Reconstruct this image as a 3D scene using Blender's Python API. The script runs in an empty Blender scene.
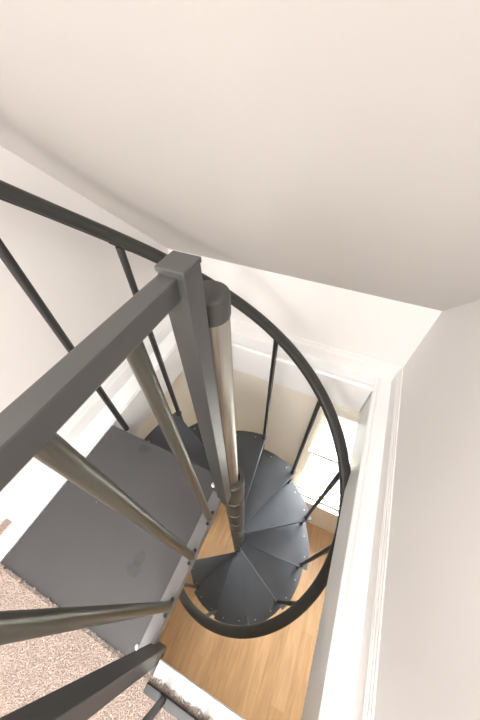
import bpy, bmesh, math, random
from mathutils import Vector, Matrix
random.seed(7)
sc = bpy.context.scene
col = sc.collection
PI = math.pi
R = math.radians

# ---------------------------------------------------------------- materials
def new_mat(name, color, rough=.5, metal=0., spec=.5):
    m = bpy.data.materials.new(name); m.use_nodes = True
    b = m.node_tree.nodes['Principled BSDF']
    b.inputs['Base Color'].default_value = (*color, 1)
    b.inputs['Roughness'].default_value = rough
    b.inputs['Metallic'].default_value = metal
    b.inputs['Specular IOR Level'].default_value = spec
    return m, m.node_tree.nodes, m.node_tree.links, b

def mottle(m, scale, amount, bump=0., bump_scale=200., rough_var=0.):
    """gentle procedural variation of colour, roughness and relief"""
    nt = m.node_tree; n = nt.nodes; l = nt.links; b = n['Principled BSDF']
    c = b.inputs['Base Color'].default_value[:]
    tc = n.new('ShaderNodeTexCoord')
    no = n.new('ShaderNodeTexNoise'); no.inputs['Scale'].default_value = scale; no.inputs['Detail'].default_value = 4
    l.new(tc.outputs['Object'], no.inputs['Vector'])
    rp = n.new('ShaderNodeValToRGB')
    rp.color_ramp.elements[0].position = .3; rp.color_ramp.elements[1].position = .7
    rp.color_ramp.elements[0].color = (*[x*(1-amount) for x in c[:3]], 1)
    rp.color_ramp.elements[1].color = (*[min(1, x*(1+amount)) for x in c[:3]], 1)
    l.new(no.outputs['Fac'], rp.inputs['Fac']); l.new(rp.outputs['Color'], b.inputs['Base Color'])
    if rough_var:
        mr = n.new('ShaderNodeMapRange'); r = b.inputs['Roughness'].default_value
        mr.inputs['To Min'].default_value = r-rough_var; mr.inputs['To Max'].default_value = r+rough_var
        l.new(no.outputs['Fac'], mr.inputs['Value']); l.new(mr.outputs['Result'], b.inputs['Roughness'])
    if bump:
        n2 = n.new('ShaderNodeTexNoise'); n2.inputs['Scale'].default_value = bump_scale
        l.new(tc.outputs['Object'], n2.inputs['Vector'])
        bp = n.new('ShaderNodeBump'); bp.inputs['Strength'].default_value = bump; bp.inputs['Distance'].default_value = .002
        l.new(n2.outputs['Fac'], bp.inputs['Height']); l.new(bp.outputs['Normal'], b.inputs['Normal'])
    return m

M = {}
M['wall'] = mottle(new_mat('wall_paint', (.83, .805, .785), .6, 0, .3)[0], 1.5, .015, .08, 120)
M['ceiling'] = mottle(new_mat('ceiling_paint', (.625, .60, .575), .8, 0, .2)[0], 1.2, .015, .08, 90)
M['trim'] = mottle(new_mat('white_gloss_paint', (.87, .87, .865), .3, 0, .5)[0], 3, .01)
M['cream'] = mottle(new_mat('cream_wall_paint', (.80, .75, .66), .65, 0, .3)[0], 1.5, .02, .08, 120)
M['sash'] = mottle(new_mat('ivory_window_paint', (.80, .76, .66), .4, 0, .4)[0], 3, .01)
M['tread'] = mottle(new_mat('charcoal_tread_paint', (.050, .054, .060), .30, 0, .75)[0], 9, .12, .06, 400, .05)
M['landing'] = mottle(new_mat('charcoal_landing_paint', (.060, .0585, .060), .44, 0, .6)[0], 7, .05, .06, 400, .05)
M['channel'] = mottle(new_mat('channel_sheen_grey', (.21, .208, .21), .4, .3, .5)[0], 14, .06)  # lighter base grey stands in for the specular sheen on the channel
M['rail'] = mottle(new_mat('dark_rail_vinyl', (.030, .030, .027), .42, 0, .5)[0], 20, .1)
M['black'] = mottle(new_mat('black_steel_paint', (.022, .022, .022), .38, 0, .5)[0], 20, .1)
M['guard'] = mottle(new_mat('grey_steel_paint', (.080, .079, .077), .40, .25, .5)[0], 14, .06, .04, 500, .04)
M['bronze'] = mottle(new_mat('bronze_steel_paint', (.105, .103, .082), .33, .5, .5)[0], 14, .06, .03, 500, .04)
M['cap'] = mottle(new_mat('dark_cap_plastic', (.055, .053, .050), .5, 0, .5)[0], 30, .08)
M['bolt'] = new_mat('brass_bolt', (.62, .55, .38), .35, .8)[0]
M['chrome'] = new_mat('zinc_bolt', (.75, .74, .72), .25, .9)[0]
M['bolt_dark'] = new_mat('dark_fastener', (.02, .02, .02), .4)[0]

def steel():
    m, n, l, b = new_mat('bare_steel', (.50, .47, .42), .40, .8)
    tc = n.new('ShaderNodeTexCoord'); mp = n.new('ShaderNodeMapping')
    mp.inputs['Scale'].default_value = (40, 40, 2.2)
    no = n.new('ShaderNodeTexNoise'); no.inputs['Scale'].default_value = 1.5; no.inputs['Detail'].default_value = 6
    rp = n.new('ShaderNodeValToRGB')
    rp.color_ramp.elements[0].color = (.27, .24, .20, 1); rp.color_ramp.elements[1].color = (.52, .51, .47, 1)
    rp.color_ramp.elements[0].position = .35; rp.color_ramp.elements[1].position = .65
    l.new(tc.outputs['Object'], mp.inputs['Vector']); l.new(mp.outputs['Vector'], no.inputs['Vector'])
    l.new(no.outputs['Fac'], rp.inputs['Fac']); l.new(rp.outputs['Color'], b.inputs['Base Color'])
    return m
M['steel'] = steel()
M['sleeve'] = mottle(new_mat('grey_sleeve_paint', (.10, .095, .085), .4, .35)[0], 25, .12)

def wood():
    m, n, l, b = new_mat('laminate_planks', (.5, .3, .15), .38, 0, .4)
    tc = n.new('ShaderNodeTexCoord')
    mp = n.new('ShaderNodeMapping'); mp.inputs['Rotation'].default_value = (0, 0, R(90))
    br = n.new('ShaderNodeTexBrick')
    br.inputs['Scale'].default_value = 1; br.inputs['Brick Width'].default_value = .9; br.inputs['Row Height'].default_value = .125
    br.inputs['Mortar Size'].default_value = .0012; br.inputs['Mortar Smooth'].default_value = .3; br.offset = .37
    br.inputs['Color1'].default_value = (.42, .255, .13, 1); br.inputs['Color2'].default_value = (.50, .32, .175, 1)
    br.inputs['Mortar'].default_value = (.38, .23, .115, 1)
    l.new(tc.outputs['Object'], mp.inputs['Vector']); l.new(mp.outputs['Vector'], br.inputs['Vector'])
    m2 = n.new('ShaderNodeMapping'); m2.inputs['Scale'].default_value = (26, 2.6, 1)
    no = n.new('ShaderNodeTexNoise'); no.inputs['Scale'].default_value = 1.4; no.inputs['Detail'].default_value = 8; no.inputs['Distortion'].default_value = .6
    l.new(tc.outputs['Object'], m2.inputs['Vector']); l.new(m2.outputs['Vector'], no.inputs['Vector'])
    rp = n.new('ShaderNodeValToRGB')
    rp.color_ramp.elements[0].color = (.80, .78, .74, 1); rp.color_ramp.elements[1].color = (1.08, 1.07, 1.05, 1)
    rp.color_ramp.elements[0].position = .3; rp.color_ramp.elements[1].position = .7
    l.new(no.outputs['Fac'], rp.inputs['Fac'])
    mx = n.new('ShaderNodeMix'); mx.data_type = 'RGBA'; mx.blend_type = 'MULTIPLY'; mx.inputs['Factor'].default_value = 1
    l.new(br.outputs['Color'], mx.inputs[6]); l.new(rp.outputs['Color'], mx.inputs[7]); l.new(mx.outputs[2], b.inputs['Base Color'])
    return m
M['wood'] = wood()

def carpet_mat():
    m, n, l, b = new_mat('shag_carpet', (.6, .5, .44), .95, 0, .1)
    g = n.new('ShaderNodeNewGeometry')
    rp = n.new('ShaderNodeValToRGB'); e = rp.color_ramp.elements
    e[0].color = (.56, .465, .415, 1); e[1].color = (.72, .63, .57, 1)
    x = e.new(.5); x.color = (.64, .545, .49, 1)
    l.new(g.outputs['Random Per Island'], rp.inputs['Fac']); l.new(rp.outputs['Color'], b.inputs['Base Color'])
    return m
M['carpet'] = carpet_mat()

def glass_mat():
    m = bpy.data.materials.new('window_glass'); m.use_nodes = True
    n = m.node_tree.nodes; l = m.node_tree.links; n.clear()
    o = n.new('ShaderNodeOutputMaterial'); mx = n.new('ShaderNodeMixShader'); t = n.new('ShaderNodeBsdfTransparent'); g = n.new('ShaderNodeBsdfGlossy')
    g.inputs['Roughness'].default_value = .02; mx.inputs['Fac'].default_value = .06
    l.new(t.outputs[0], mx.inputs[1]); l.new(g.outputs[0], mx.inputs[2]); l.new(mx.outputs[0], o.inputs['Surface'])
    return m
M['glass'] = glass_mat()

def smudges(m, spots):
    """a few dull handling marks on the paint"""
    nt = m.node_tree; n = nt.nodes; l = nt.links; b = n['Principled BSDF']
    src = b.inputs['Base Color'].links[0].from_socket
    tc = n.new('ShaderNodeTexCoord'); no = n.new('ShaderNodeTexNoise'); no.inputs['Scale'].default_value = 22; no.inputs['Detail'].default_value = 3
    l.new(tc.outputs['Object'], no.inputs['Vector'])
    for (x, y, r) in spots:
        d = n.new('ShaderNodeVectorMath'); d.operation = 'DISTANCE'; d.inputs[1].default_value = (x, y, 0); l.new(tc.outputs['Object'], d.inputs[0])
        a = n.new('ShaderNodeMath'); a.operation = 'MULTIPLY_ADD'; a.inputs[1].default_value = r*1.6; l.new(no.outputs['Fac'], a.inputs[0]); l.new(d.outputs['Value'], a.inputs[2])
        mr = n.new('ShaderNodeMapRange'); mr.inputs['From Min'].default_value = r*1.75; mr.inputs['From Max'].default_value = r*1.45
        mr.inputs['To Min'].default_value = 0; mr.inputs['To Max'].default_value = .38; l.new(a.outputs[0], mr.inputs['Value'])
        mx = n.new('ShaderNodeMix'); mx.data_type = 'RGBA'; mx.inputs[7].default_value = (.02, .02, .02, 1)
        l.new(mr.outputs['Result'], mx.inputs['Factor']); l.new(src, mx.inputs[6]); src = mx.outputs[2]
    l.new(src, b.inputs['Base Color'])
smudges(M['landing'], [(-.568, .255, .022), (-.552, .262, .016), (-.351, -.055, .022), (-.347, -.085, .028)])

# ---------------------------------------------------------------- mesh helpers
def box(bm, x0, x1, y0, y1, z0, z1, bev=0.):
    t = bmesh.new()
    v = [t.verts.new((x, y, z)) for z in (z0, z1) for y in (y0, y1) for x in (x0, x1)]
    for f in ((0, 2, 3, 1), (4, 5, 7, 6), (0, 1, 5, 4), (2, 6, 7, 3), (0, 4, 6, 2), (1, 3, 7, 5)):
        t.faces.new([v[i] for i in f])
    if bev: bmesh.ops.bevel(t, geom=t.edges[:], offset=bev, segments=2, affect='EDGES', profile=.6)
    merge(bm, t)

def merge(bm, t):
    me = bpy.data.meshes.new('tmp'); t.to_mesh(me); t.free(); bm.from_mesh(me); bpy.data.meshes.remove(me)

def prism(bm, pts, z0, z1, bev=0.):
    """extrude an xy outline (counter-clockwise) between two heights"""
    t = bmesh.new()
    a = [t.verts.new((x, y, z0)) for x, y in pts]; b = [t.verts.new((x, y, z1)) for x, y in pts]
    t.faces.new(list(reversed(a))); t.faces.new(b)
    k = len(pts)
    for i in range(k): t.faces.new((a[i], a[(i+1) % k], b[(i+1) % k], b[i]))
    if bev: bmesh.ops.bevel(t, geom=t.edges[:], offset=bev, segments=2, affect='EDGES')
    merge(bm, t)

def prism_axis(bm, pts, a0, a1, axis):
    """extrude an outline along x (pts are y,z) or along y (pts are x,z)"""
    t = bmesh.new()
    P = (lambda p, a: (a, p[0], p[1])) if axis == 'x' else (lambda p, a: (p[0], a, p[1]))
    a = [t.verts.new(P(p, a0)) for p in pts]; b = [t.verts.new(P(p, a1)) for p in pts]
    t.faces.new(a); t.faces.new(b); k = len(pts)
    for i in range(k): t.faces.new((a[i], a[(i+1) % k], b[(i+1) % k], b[i]))
    bmesh.ops.recalc_face_normals(t, faces=t.faces[:])
    merge(bm, t)

def lathe(bm, prof, c=(0, 0), seg=40):
    """revolve (radius, z) about a vertical axis"""
    t = bmesh.new(); rings = []
    for r, z in prof:
        if r < 1e-6: rings.append([t.verts.new((c[0], c[1], z))]); continue
        rings.append([t.verts.new((c[0]+r*math.cos(2*PI*i/seg), c[1]+r*math.sin(2*PI*i/seg), z)) for i in range(seg)])
    for A, B in zip(rings, rings[1:]):
        for i in range(seg):
            j = (i+1) % seg
            if len(A) == 1 and len(B) == 1: continue
            if len(A) == 1: t.faces.new((A[0], B[j], B[i]))
            elif len(B) == 1: t.faces.new((A[i], A[j], B[0]))
            else: t.faces.new((A[i], A[j], B[j], B[i]))
    bmesh.ops.recalc_face_normals(t, faces=t.faces[:])
    merge(bm, t)

def sweep(bm, path, prof, side, up=Vector((0, 0, 1))):
    """sweep a closed profile (u across, v up) along points; side[i] is the across direction"""
    t = bmesh.new(); rings = []
    for p, s in zip(path, side):
        rings.append([t.verts.new(p+s*u+up*v) for u, v in prof])
    k = len(prof)
    for A, B in zip(rings, rings[1:]):
        for i in range(k): t.faces.new((A[i], A[(i+1) % k], B[(i+1) % k], B[i]))
    t.faces.new(rings[0]); t.faces.new(rings[-1])
    bmesh.ops.recalc_face_normals(t, faces=t.faces[:])
    merge(bm, t)

def obj(name, bm, mat, parent=None, smooth=False, auto=35):
    me = bpy.data.meshes.new(name); bm.to_mesh(me); bm.free()
    me.materials.append(mat)
    o = bpy.data.objects.new(name, me); col.objects.link(o)
    if smooth:
        for p in me.polygons: p.use_smooth = True
        me.set_sharp_from_angle(angle=R(auto))
    if parent:
        o.parent = parent
        o.matrix_parent_inverse = Matrix.Translation(-parent.location)
    return o

def struct(name, bm, mat, label, cat):
    o = obj(name, bm, mat); o['kind'] = 'structure'; o['label'] = label; o['category'] = cat
    return o

def thing(name, label, cat, loc):
    o = bpy.data.objects.new(name, None); col.objects.link(o); o.location = loc
    o.empty_display_size = .1
    o['label'] = label; o['category'] = cat
    return o

# ---------------------------------------------------------------- dimensions (metres; upper floor is z = 0)
XL, XR, YB = -.865, .350, 1.040           # faces of the upper left, right and back walls
HL, HR, HB, HF = -.762, .262, .936, -.252  # the stair opening
TH = -.212                                 # underside of the upper floor
LOW = -2.723                               # lower floor
def slope(y): return .43+.97*(YB-y)
FLAT = 2.30; YF = YB-(FLAT-.43)/.97        # where the slope meets the flat ceiling
YE, XE = -3.0, 2.60                        # far ends of the upper room, behind the photographer

# ---------------------------------------------------------------- upper room
bm = bmesh.new()
box(bm, XL-.1, XE+.1, YE-.1, HF-.02, TH, -.004)
struct('floor', bm, M['trim'], 'upper floor slab carrying the carpet in front of the stair opening', 'floor')

bm = bmesh.new(); prism_axis(bm, [(YE, TH), (YB, TH), (YB, slope(YB)+.02), (YF, FLAT+.02), (YE, FLAT+.02)], XL-.1, XL, 'x')
struct('wall_left', bm, M['wall'], 'white upper wall beside the landing, cut by the sloped ceiling', 'wall')
YR = -.75
bm = bmesh.new(); prism_axis(bm, [(YR, TH), (YB, TH), (YB, slope(YB)+.02), (YR, slope(YR)+.02)], XR, XR+.1, 'x')
struct('wall_right', bm, M['wall'], 'pale upper wall beside the white ledge, under the sloped ceiling', 'wall')
bm = bmesh.new(); box(bm, XL-.1, XR+.1, YB, YB+.1, TH, .46)
struct('wall_back', bm, M['wall'], 'low white knee wall behind the spiral stair', 'wall')
bm = bmesh.new(); box(bm, XR+.1, XE+.1, YR, YR+.1, TH, FLAT)
struct('wall_side', bm, M['wall'], 'upper wall of the room behind the photographer', 'wall')
bm = bmesh.new(); box(bm, XL-.1, XE+.1, YE-.1, YE, TH, FLAT+.02)
struct('wall_front', bm, M['wall'], 'upper wall behind the photographer', 'wall')
bm = bmesh.new(); box(bm, XE, XE+.1, YE, YR+.1, TH, FLAT+.02)
struct('wall_far_right', bm, M['wall'], 'upper end wall of the room behind the photographer', 'wall')
bm = bmesh.new()
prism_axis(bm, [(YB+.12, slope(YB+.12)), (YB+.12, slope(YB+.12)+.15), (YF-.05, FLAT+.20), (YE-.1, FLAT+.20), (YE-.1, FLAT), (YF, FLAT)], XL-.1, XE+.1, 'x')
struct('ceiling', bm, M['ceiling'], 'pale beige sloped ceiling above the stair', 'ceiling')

# baseboards with a stepped cap, on the left, right and back walls
def base_profile(sgn, w, h=.098):
    p = [(0, 0), (.013, 0), (.013, h*.70), (.011, h*.72), (.011, h*.78), (.008, h*.80), (.0075, h*.88), (.0045, h*.91), (.004, h*.985), (0, h)]
    return [(w+sgn*a, b) for a, b in p]
bm = bmesh.new(); prism_axis(bm, base_profile(1, XL), YE, YB, 'y')
struct('baseboard_left', bm, M['trim'], 'white moulded baseboard on the wall by the landing', 'baseboard')
bm = bmesh.new(); prism_axis(bm, base_profile(-1, XR), YR, YB, 'y')
struct('baseboard_right', bm, M['wall'], 'pale moulded baseboard above the right-hand ledge', 'baseboard')
bm = bmesh.new(); prism_axis(bm, base_profile(-1, YB), XL+.013, XR-.013, 'x')
struct('baseboard_back', bm, M['wall'], 'pale moulded baseboard along the knee wall', 'baseboard')

# white ledges round the opening: board, rounded nosing and vertical fascia
def ledge(name, label, along, a0, a1, wall, edge):
    s = 1 if wall > edge else -1
    P = [(wall, -.02), (wall, 0), (edge+s*.030, 0), (edge+s*.026, -.002), (edge+s*.022, -.002), (edge+s*.019, .004), (edge+s*.012, .008), (edge+s*.004, .006), (edge-s*.002, 0),
         (edge-s*.002, -.008), (edge+s*.002, -.012), (edge+s*.002, TH), (edge+s*.045, TH), (edge+s*.045, -.02)]
    bm = bmesh.new(); prism_axis(bm, P, a0, a1, along)
    struct(name, bm, M['trim'], label, 'trim')
ledge('trim_1', 'white painted ledge and fascia along the right side of the stair opening', 'y', HF, YB, XR, HR)
ledge('trim_2', 'white painted ledge and fascia along the far side of the stair opening', 'x', HL+.002, HR-.002, YB, HB)
ledge('trim_3', 'white painted ledge and fascia between the landing and the wall', 'y', HF, YB, XL, HL)
bm = bmesh.new()
box(bm, HL+.001, HR-.001, HF-.02, HF-.012, TH, -.014); box(bm, -.158, HR-.003, HF-.02, -.213, -.013, .001, .002)
struct('trim_4', bm, M['trim'], 'cream painted front edge of the stair opening beside the carpet', 'trim')
bm = bmesh.new(); box(bm, XL+.014, HL-.022, -.150, YB-.014, 0, .003); box(bm, HL-.052, HL-.003, HF-.03, YB-.014, .002, .011, .003)
struct('trim_5', bm, M['trim'], 'raised white strip on the ledge beside the landing', 'trim')

# ---------------------------------------------------------------- carpet (pile nobody could count)
def carpet():
    bm = bmesh.new()
    V = []; F = []
    def slab(x0, x1, y0, y1, z0, z1):
        b = len(V)
        V.extend([(x, y, z) for z in (z0, z1) for y in (y0, y1) for x in (x0, x1)])
        F.extend([tuple(b+i for i in f) for f in ((0, 2, 3, 1), (4, 5, 7, 6), (0, 1, 5, 4), (2, 6, 7, 3), (0, 4, 6, 2), (1, 3, 7, 5))])
    edge = HF-.002
    slab(XL+.001, XE, YE, edge-.003, -.004, .004)
    slab(XL+.014, HL-.054, edge-.003, -.152, -.004, .004)
    def tuft(x, y, h, lean):
        a = random.random()*6.283; r = random.uniform(.0016, .0024)
        b = len(V); l = random.uniform(.2, 1)*lean; la = random.random()*6.283
        tx, ty = x+l*math.cos(la), y+l*math.sin(la)
        for k in range(3): V.append((x+r*math.cos(a+k*2.094), y+r*math.sin(a+k*2.094), .003))
        V.append((tx, ty, .003+h))
        for k in range(3):
            j = (k+1) % 3
            F.append((b+k, b+j, b+3))
    s = .0029
    y = edge
    while y > -.64:
        x = XL+.016
        while x < XR-.018:
            if not (y < -.55 and x > .1):
                tuft(x+random.uniform(-s, s)*.6, y-random.uniform(0, s)*1.2, random.uniform(.005, .0085), .0032)
            x += s
        y -= s
    y = edge
    while y < -.150:
        x = XL+.018
        while x < HL-.062:
            tuft(x+random.uniform(-s, s)*.6, y+random.uniform(-s, 0), random.uniform(.007, .013), .005); x += s
        y += s
    for i in range(500):                      # frayed edge over the painted nosing
        x = random.uniform(HL+.58, XR-.03)
        tuft(x, edge+random.uniform(0, .006+.006*abs(math.sin(x*60))), random.uniform(.006, .012), .008)
    for i in range(260):                      # and over the front of the landing
        x = random.uniform(HL, HL+.57)
        tuft(x, edge+random.uniform(0, .007), random.uniform(.006, .011), .006)
    me = bpy.data.meshes.new('carpet'); me.from_pydata(V, [], F); me.materials.append(M['carpet'])
    o = bpy.data.objects.new('carpet', me); col.objects.link(o)
    o['kind'] = 'stuff'; o['label'] = 'pinkish beige shag carpet in front of the metal landing'; o['category'] = 'carpet'
carpet()

# ---------------------------------------------------------------- lower room
LB = .945; LXL, LXR, LYF = HL-.05, 2.9, -3.0
bm = bmesh.new(); box(bm, LXL-.1, LXR+.1, LYF-.1, LB+.1, LOW-.1, LOW)
struct('floor_lower', bm, M['wood'], 'honey brown laminate plank floor of the room below', 'floor')
WX0, WX1, WZ0, WZ1 = .085, .80, -1.86, -.30          # window opening
bm = bmesh.new()
box(bm, LXL-.1, WX0, LB, LB+.14, LOW, TH-.001); box(bm, WX1, LXR+.1, LB, LB+.14, LOW, TH-.001)
box(bm, WX0, WX1, LB, LB+.14, LOW, WZ0); box(bm, WX0, WX1, LB, LB+.14, WZ1, TH-.001)
struct('wall_lower_back', bm, M['cream'], 'cream wall of the room below, holding the bright window', 'wall')
bm = bmesh.new(); box(bm, LXL-.1, LXL, LYF, LB, LOW, TH-.001)
struct('wall_lower_left', bm, M['cream'], 'cream wall of the room below, under the landing side', 'wall')
bm = bmesh.new(); box(bm, LXR, LXR+.1, LYF, LB, LOW, TH-.001)
struct('wall_lower_right', bm, M['cream'], 'far cream end wall of the room below', 'wall')
bm = bmesh.new(); box(bm, LXL-.1, LXR+.1, LYF-.1, LYF, LOW, TH-.001)
struct('wall_lower_front', bm, M['cream'], 'cream front wall of the room below', 'wall')
bm = bmesh.new()
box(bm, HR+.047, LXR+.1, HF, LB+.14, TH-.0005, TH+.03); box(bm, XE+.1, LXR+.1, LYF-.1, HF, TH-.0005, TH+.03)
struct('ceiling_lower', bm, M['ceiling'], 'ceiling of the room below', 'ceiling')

wf = bmesh.new()
cw = .045                                               # casing on the wall face
box(wf, WX0-cw, WX0, LB-.018, LB, WZ0-.02, WZ1+.06, .003); box(wf, WX1, WX1+cw, LB-.018, LB, WZ0-.02, WZ1+.06, .003)
box(wf, WX0, WX1, LB-.018, LB, WZ1, WZ1+.06, .003)
box(wf, WX0-cw-.02, WX1+cw+.02, LB-.045, LB, WZ0-.045, WZ0-.02, .004); box(wf, WX0-cw, WX1+cw, LB-.016, LB, WZ0-.10, WZ0-.045, .003)
box(wf, WX0, WX0+.018, LB, LB+.14, WZ0, WZ1); box(wf, WX1-.018, WX1, LB, LB+.14, WZ0, WZ1)
box(wf, WX0+.018, WX1-.018, LB, LB+.14, WZ1-.018, WZ1); box(wf, WX0+.018, WX1-.018, LB-.0, LB+.14, WZ0-.02, WZ0+.012)
win = obj('window_1', wf, M['sash']); win['kind'] = 'structure'; win['label'] = 'bright white double-hung window in the room below'; win['category'] = 'window'
ZM = -.985
def sash(name, y, z0, z1):
    b = bmesh.new(); a0, a1 = WX0+.018, WX1-.018; s = .034
    box(b, a0, a0+s, y, y+.03, z0, z1, .003); box(b, a1-s, a1, y, y+.03, z0, z1, .003)
    box(b, a0+s, a1-s, y, y+.03, z0, z0+s, .003); box(b, a0+s, a1-s, y, y+.03, z1-s, z1, .003)
    o = obj(name, b, M['sash'], win)
    g = bmesh.new(); box(g, a0+s-.004, a1-s+.004, y+.013, y+.017, z0+s-.004, z1-s+.004)
    obj('pane', g, M['glass'], o)
sash('upper_sash', LB+.075, ZM-.017, WZ1-.018)
sash('lower_sash', LB+.040, WZ0+.012, ZM+.017)

# ---------------------------------------------------------------- spiral stair
PX, PY, RT, RISE = -.182, .300, .530, .2269
DTH = 30.08; TH0 = 151.9
stair = thing('spiral_staircase', 'dark metal spiral staircase winding down round a bare steel pole to the wood floor', 'staircase', (PX, PY, LOW))

def tz(k): return -RISE*(k+1)                    # top of the k-th tread below the landing
def polar(r, a, z): return Vector((PX+r*math.cos(a), PY+r*math.sin(a), z))

# pole, shiny above the landing, with a dark cap
bm = bmesh.new(); lathe(bm, [(0, LOW), (.0315, LOW), (.0312, .820), (0, .820)], (PX-.005, PY-.006), 48)
lathe(bm, [(.033, LOW), (.085, LOW), (.085, LOW+.008), (.033, LOW+.010)], (PX-.005, PY-.006), 48)
obj('center_pole', bm, M['steel'], stair, True)
bm = bmesh.new(); lathe(bm, [(.0316, .812), (.0325, .812), (.0332, .815), (.0332, .846), (.0322, .853), (.029, .8555), (.026, .856), (0, .856)], (PX-.005, PY-.006), 48)
cp = obj('pole_cap', bm, M['cap'], stair, True); cp['label'] = 'dark cap on the pole'

# one hub sleeve per tread, stacked on the pole
def sleeve(z0, z1):
    bm = bmesh.new()
    lathe(bm, [(.0316, z0), (.0468, z0), (.0480, z0+.003), (.0480, z1-.020), (.0425, z1-.018), (.0425, z1-.004), (.0465, z1-.003), (.0465, z1), (.0316, z1)], (PX, PY), 40)
    return obj('hub_sleeve', bm, M['sleeve'], stair, True)

def tread_bm(k):
    """wedge plate with a folded nose and back lip; nose at the angle of the k-th riser"""
    a1 = R(TH0-DTH*k); a2 = a1+R(DTH+8); z = tz(k)
    t = .0045; n = 14
    out = []
    ri = .046
    pts = [polar(ri, a1-R(28), 0)]
    for i in range(n+1):
        a = a1+(a2-a1)*i/n
        pts.append(polar(RT, a, 0))
    pts.append(polar(ri, a2+R(45), 0))
    bm = bmesh.new(); prism(bm, [(p.x, p.y) for p in pts], z-t, z, .001)
    # folded lips along both straight edges
    for a, ao, sgn in ((a1, -R(28), 1), (a2, R(45), -1)):
        p, q = polar(ri, a+ao, 0), polar(RT, a, 0)
        d = (q-p).normalized(); nrm = Vector((-d.y, d.x, 0))*sgn*.004
        prism(bm, [(v.x, v.y) for v in ((p, q, q+nrm, p+nrm) if sgn > 0 else (p+nrm, q+nrm, q, p))], z-.042, z-.002)
    # rounded nosing edge
    p, q = polar(ri, a1-R(28), z-.003), polar(RT, a1, z-.003); d = (q-p).normalized(); nn = Vector((-d.y, d.x, 0))
    sweep(bm, [p, q], [(.0036*math.cos(PI*i/5), .0036*math.sin(PI*i/5)) for i in range(10)], [nn, nn])
    # curved outer lip
    A = [polar(RT, a1+(a2-a1)*i/n, 0) for i in range(n+1)]; B = [polar(RT-.004, a1+(a2-a1)*i/n, 0) for i in range(n+1)]
    for i in range(n):
        prism(bm, [(A[i].x, A[i].y), (A[i+1].x, A[i+1].y), (B[i+1].x, B[i+1].y), (B[i].x, B[i].y)], z-.034, z-.002)
    return bm

NT = 11
for k in range(NT):
    o = obj('tread', tread_bm(k), M['tread'], stair)
    for da in (7.5, 22.5):                      # small bolt heads close to the rim
        b = bmesh.new(); p = polar(RT-.030, R(TH0-DTH*k+da), 0)
        lathe(b, [(.0038, tz(k)), (.0036, tz(k)+.0018), (.002, tz(k)+.003), (0, tz(k)+.003)], (p.x, p.y), 12)
        bo = obj('bolt', b, M['bolt'], o, True)
    sleeve(tz(k)-RISE+.003 if k < NT-1 else LOW+.012, tz(k)+.002)
sleeve(tz(0)+.004, .012)

# square landing plate with a folded rim
LY0, LY1 = HF+.003, .288
lx = HL+.006
outline = [(lx, LY0), (-.187, LY0), (-.187, .222), (-.205, .255), (-.224, LY1), (lx, LY1)]
bm = bmesh.new(); prism(bm, outline, -.006, 0., .0012)
k = len(outline)
for i in range(k):
    p = Vector((*outline[i], 0)); q = Vector((*outline[(i+1) % k], 0)); d = (q-p).normalized(); nr = Vector((-d.y, d.x, 0))*.005
    if i == 0: continue
    prism(bm, [(v.x, v.y) for v in (p, q, q+nr, p+nr)], -.045, -.003)
land = obj('landing', bm, M['landing'], stair); land['label'] = 'wide grey square landing plate'
b = bmesh.new(); lathe(b, [(.010, 0), (.0095, .004), (.006, .0065), (0, .007)], (-.233, .246), 16)
b2 = obj('bolt', b, M['chrome'], land, True)
b = bmesh.new(); lathe(b, [(.007, 0), (.0065, .003), (.004, .0045), (0, .005)], (-.229, -.219), 16)
obj('bolt', b, M['chrome'], land, True)
for (x, y, r) in ((-.43, .04, .0022), (-.60, .02, .0018)):
    b = bmesh.new(); lathe(b, [(r, 0), (r*.7, .0008), (0, .001)], (x, y), 10); obj('screw', b, M['chrome'], land, True)

# helical handrail: rounded cap on a flat bar
RR = .505; RH = .985; CX, CY = -.191, .316
def polar2(r, a, z): return Vector((CX+r*math.cos(a), CY+r*math.sin(a), z))
def rail_z(a): return -RISE*(TH0-a)/DTH-RISE+RH-.02
a_top, a_bot = 214., TH0-DTH*10.35
N = 130
ang = [a_top+(a_bot-a_top)*i/N for i in range(N+1)]
path = [polar2(RR, R(a), rail_z(a)) for a in ang]
side = [Vector((math.cos(R(a)), math.sin(R(a)), 0)) for a in ang]
prof = []
for i in range(13):
    t = PI*i/12
    c, s = math.cos(t), math.sin(t)
    prof.append((.0250*math.copysign(abs(c)**.75, c), .004+.021*s**.8 if s > 1e-6 else .004))
prof += [(-.0235, -.012), (-.019, -.017), (-.014, -.0175), (-.014, -.022), (.014, -.022), (.014, -.0175), (.019, -.017), (.0235, -.012)]
bm = bmesh.new(); sweep(bm, path, prof, side)
obj('handrail', bm, M['rail'], stair, True, 50)

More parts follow.
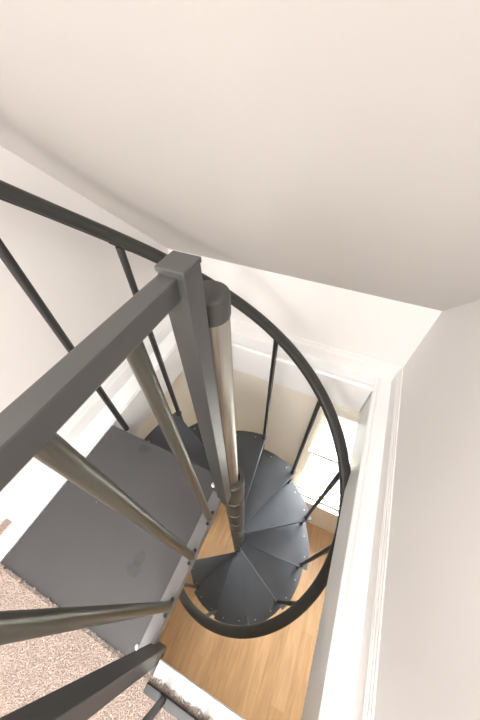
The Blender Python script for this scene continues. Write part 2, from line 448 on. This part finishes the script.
# spindles, one per nose, each standing on the tread below and bolted through the nose
def spindle(k):
    a = R(TH0-DTH*k); r = .497
    z0 = tz(k)-RISE+.001 if 0 <= k < NT-1 else (tz(k) if k < 0 else LOW)
    if k < 0: z0 = .0
    z1 = rail_z(math.degrees(a))-.021
    p = polar2(r, a, 0)
    bm = bmesh.new(); lathe(bm, [(0, z0), (.0112, z0), (.0112, z1), (0, z1)], (p.x, p.y), 20)
    o = obj('baluster', bm, M['black'], stair, True)
    # bracket plate under the rail
    b = bmesh.new(); tl = Vector((-math.sin(a), math.cos(a), 0)); n = Vector((math.cos(a), math.sin(a), 0))
    dz = RISE/R(DTH)/RR
    pp = [polar2(RR, a, z1)+tl*s*.024+Vector((0, 0, dz*s*.024)) for s in (-1, 1)]
    sweep(b, pp, [(-.010, -.004), (.010, -.004), (.010, .001), (-.010, .001)], [n, n])
    obj('bracket', b, M['black'], o)
    if 0 <= k < NT:
        b = bmesh.new(); lathe(b, [(.0113, tz(k)), (.0155, tz(k)), (.0155, tz(k)+.003), (.012, tz(k)+.007), (.0113, tz(k)+.007)], (p.x, p.y), 18)
        obj('collar', b, M['black'], o, True)
        if k < NT-1:                                     # bolt end sticking out at the foot
            b = bmesh.new(); q = polar2(r+.012, a+R(.2), 0)
            lathe(b, [(0, tz(k+1)), (.0065, tz(k+1)), (.0065, tz(k+1)+.006), (0, tz(k+1)+.007)], (q.x, q.y), 10)
            obj('bolt', b, M['bolt'], o, True)
for k in range(-1, NT): spindle(k)

# ---------------------------------------------------------------- guard rail along the landing
GX0, GX1 = -.198, -.162; GC = (GX0+GX1)/2
gl = thing('landing_guardrail', 'grey metal guardrail with square posts standing along the open edge of the landing', 'guardrail', (GC, 0, 0))
def post(y0, y1, zb, zt, name):
    bm = bmesh.new(); box(bm, GX0, GX1, y0, y1, zb, zt-.007, .0022)
    o = obj(name, bm, M['guard'], gl)
    c = bmesh.new(); box(c, GX0-.0012, GX1+.0012, y0-.0012, y1+.0012, zt-.0075, zt, .002)
    obj('post_cap', c, M['guard'], o)
    return o
post(.211, .247, -.035, .940, 'newel_post')
np_ = post(-.231, -.195, -.062, .940, 'newel_post')
b = bmesh.new(); t = bmesh.new()
lathe(t, [(0, 0), (.006, 0), (.006, .002), (0, .0025)], (0, 0), 14)
bmesh.ops.rotate(t, verts=t.verts[:], cent=(0, 0, 0), matrix=Matrix.Rotation(R(90), 3, 'Y')); bmesh.ops.translate(t, verts=t.verts[:], vec=(GX1, -.213, -.044)); merge(b, t)
obj('bolt', b, M['bolt_dark'], np_, True)
bm = bmesh.new(); box(bm, -.1965, -.172, -.196, .2125, .901, .931, .0025); obj('top_rail', bm, M['guard'], gl)
bm = bmesh.new(); box(bm, -.224, -.190, -.226, .226, .0, .012, .001)
box(bm, -.1905, -.1868, -.194, .2105, -.040, .0135, .0006)
br = obj('bottom_rail', bm, M['channel'], gl)
for y in (.142, .021, -.112, ):
    bm = bmesh.new(); x = -.196+.0
    lathe(bm, [(0, .012), (.0120, .012), (.0120, .902), (0, .902)], (x, y), 28)
    o = obj('baluster', bm, M['bronze'], gl, True)
    for dy in (-.019, .019):
        b = bmesh.new(); lathe(b, [(0, .012), (.0055, .012), (.0055, .018), (.0035, .021), (0, .021)], (x+.004, y+dy), 12)
        obj('foot_bolt', b, M['bolt_dark'], o, True)

# ---------------------------------------------------------------- second guard rail, along the carpet edge
FY = -.266
fg = thing('floor_guardrail', 'black metal guardrail standing on the carpet along the front edge of the opening', 'guardrail', (0, FY, 0))
X1 = XR-.016
bm = bmesh.new(); box(bm, GX1+.001, X1, FY-.009, FY+.008, .010, .022, .001); box(bm, GX1+.001, X1, FY+.0075, FY+.0095, .010, .024, .0006)
obj('bottom_rail', bm, M['black'], fg)
bm = bmesh.new(); box(bm, GX1+.001, X1, FY-.016, FY+.016, .868, .912, .0025); obj('top_rail', bm, M['guard'], fg)
for i in range(4):
    x = -.108+.112*i
    bm = bmesh.new(); lathe(bm, [(0, .022), (.0085, .022), (.0085, .868), (0, .868)], (x, FY), 20)
    obj('baluster', bm, M['black'], fg, True)

# ---------------------------------------------------------------- light
w = bpy.data.worlds.new('World'); sc.world = w; w.use_nodes = True
bg = w.node_tree.nodes['Background']; wn = w.node_tree.nodes; wl = w.node_tree.links
tc = wn.new('ShaderNodeTexCoord'); sx = wn.new('ShaderNodeSeparateXYZ'); wl.new(tc.outputs['Generated'], sx.inputs[0])
mr = wn.new('ShaderNodeMapRange'); mr.inputs['From Min'].default_value = -.05; mr.inputs['From Max'].default_value = .12
mr.inputs['To Min'].default_value = 1.6; mr.inputs['To Max'].default_value = 34      # pale ground below, bright overcast sky above
wl.new(sx.outputs['Z'], mr.inputs['Value']); wl.new(mr.outputs['Result'], bg.inputs['Strength'])
bg.inputs['Color'].default_value = (.95, .975, 1, 1)

def area(name, loc, target, sx, sy, power, color=(1, 1, 1)):
    l = bpy.data.lights.new(name, 'AREA'); l.shape = 'RECTANGLE'; l.size = sx; l.size_y = sy; l.energy = power; l.color = color
    o = bpy.data.objects.new(name, l); col.objects.link(o); o.location = loc
    o.rotation_euler = (Vector(target)-Vector(loc)).to_track_quat('-Z', 'Y').to_euler()
    return o
area('upper_right_fill', (XE-.15, -1.9, 1.15), (-.4, -.2, .3), 1.2, 1.3, 40, (1, .985, .975))  # unseen area light added on the right, no window is built there
area('upper_rear_fill', (-.42, YE+.12, 1.25), (-.2, .6, .25), 1.0, 1.4, 36, (1, .985, .97))  # added fill from the rear, evens out the light on the sloped ceiling
area('upper_overhead_fill', (.0, -1.0, FLAT-.14), (-.1, -.3, -.3), .5, .5, 29, (1, .985, .965))  # added overhead fill without a fixture, brightens ledges and carpet
area('lower_room_fill', (2.1, .62, -.95), (.5, -.5, -2.6), .7, 1.0, 15, (1, .975, .95))  # added fill beside the stair, no second window; lights floor and treads

# ---------------------------------------------------------------- camera
F = 275.965
R3 = Matrix(((0.9125438944292695, 0.30346789794960927, -0.27417307609228814),
             (0.40881298278276085, -0.6959323504417672, 0.5903813248374812),
             (-0.011644133635619652, -0.6508343864015199, -0.7591304338710396)))
x = R3 @ Vector((1, 0, 0)); y = -(R3 @ Vector((0, 1, 0))); z = -(R3 @ Vector((0, 0, 1)))
cd = bpy.data.cameras.new('camera'); cam = bpy.data.objects.new('camera', cd); col.objects.link(cam)
cam.matrix_world = Matrix(((x.x, y.x, z.x, 0), (x.y, y.y, z.y, 0), (x.z, y.z, z.z, 1.1), (0, 0, 0, 1)))
cd.sensor_fit = 'VERTICAL'; cd.sensor_height = 36; cd.sensor_width = 24; cd.lens = F/720*36
cd.clip_start = .01; cd.clip_end = 100
sc.camera = cam
sc.view_settings.view_transform = 'Standard'; sc.view_settings.look = 'None'; sc.view_settings.gamma = 1
sc.view_settings.use_curve_mapping = False; sc.view_settings.exposure = 0.62
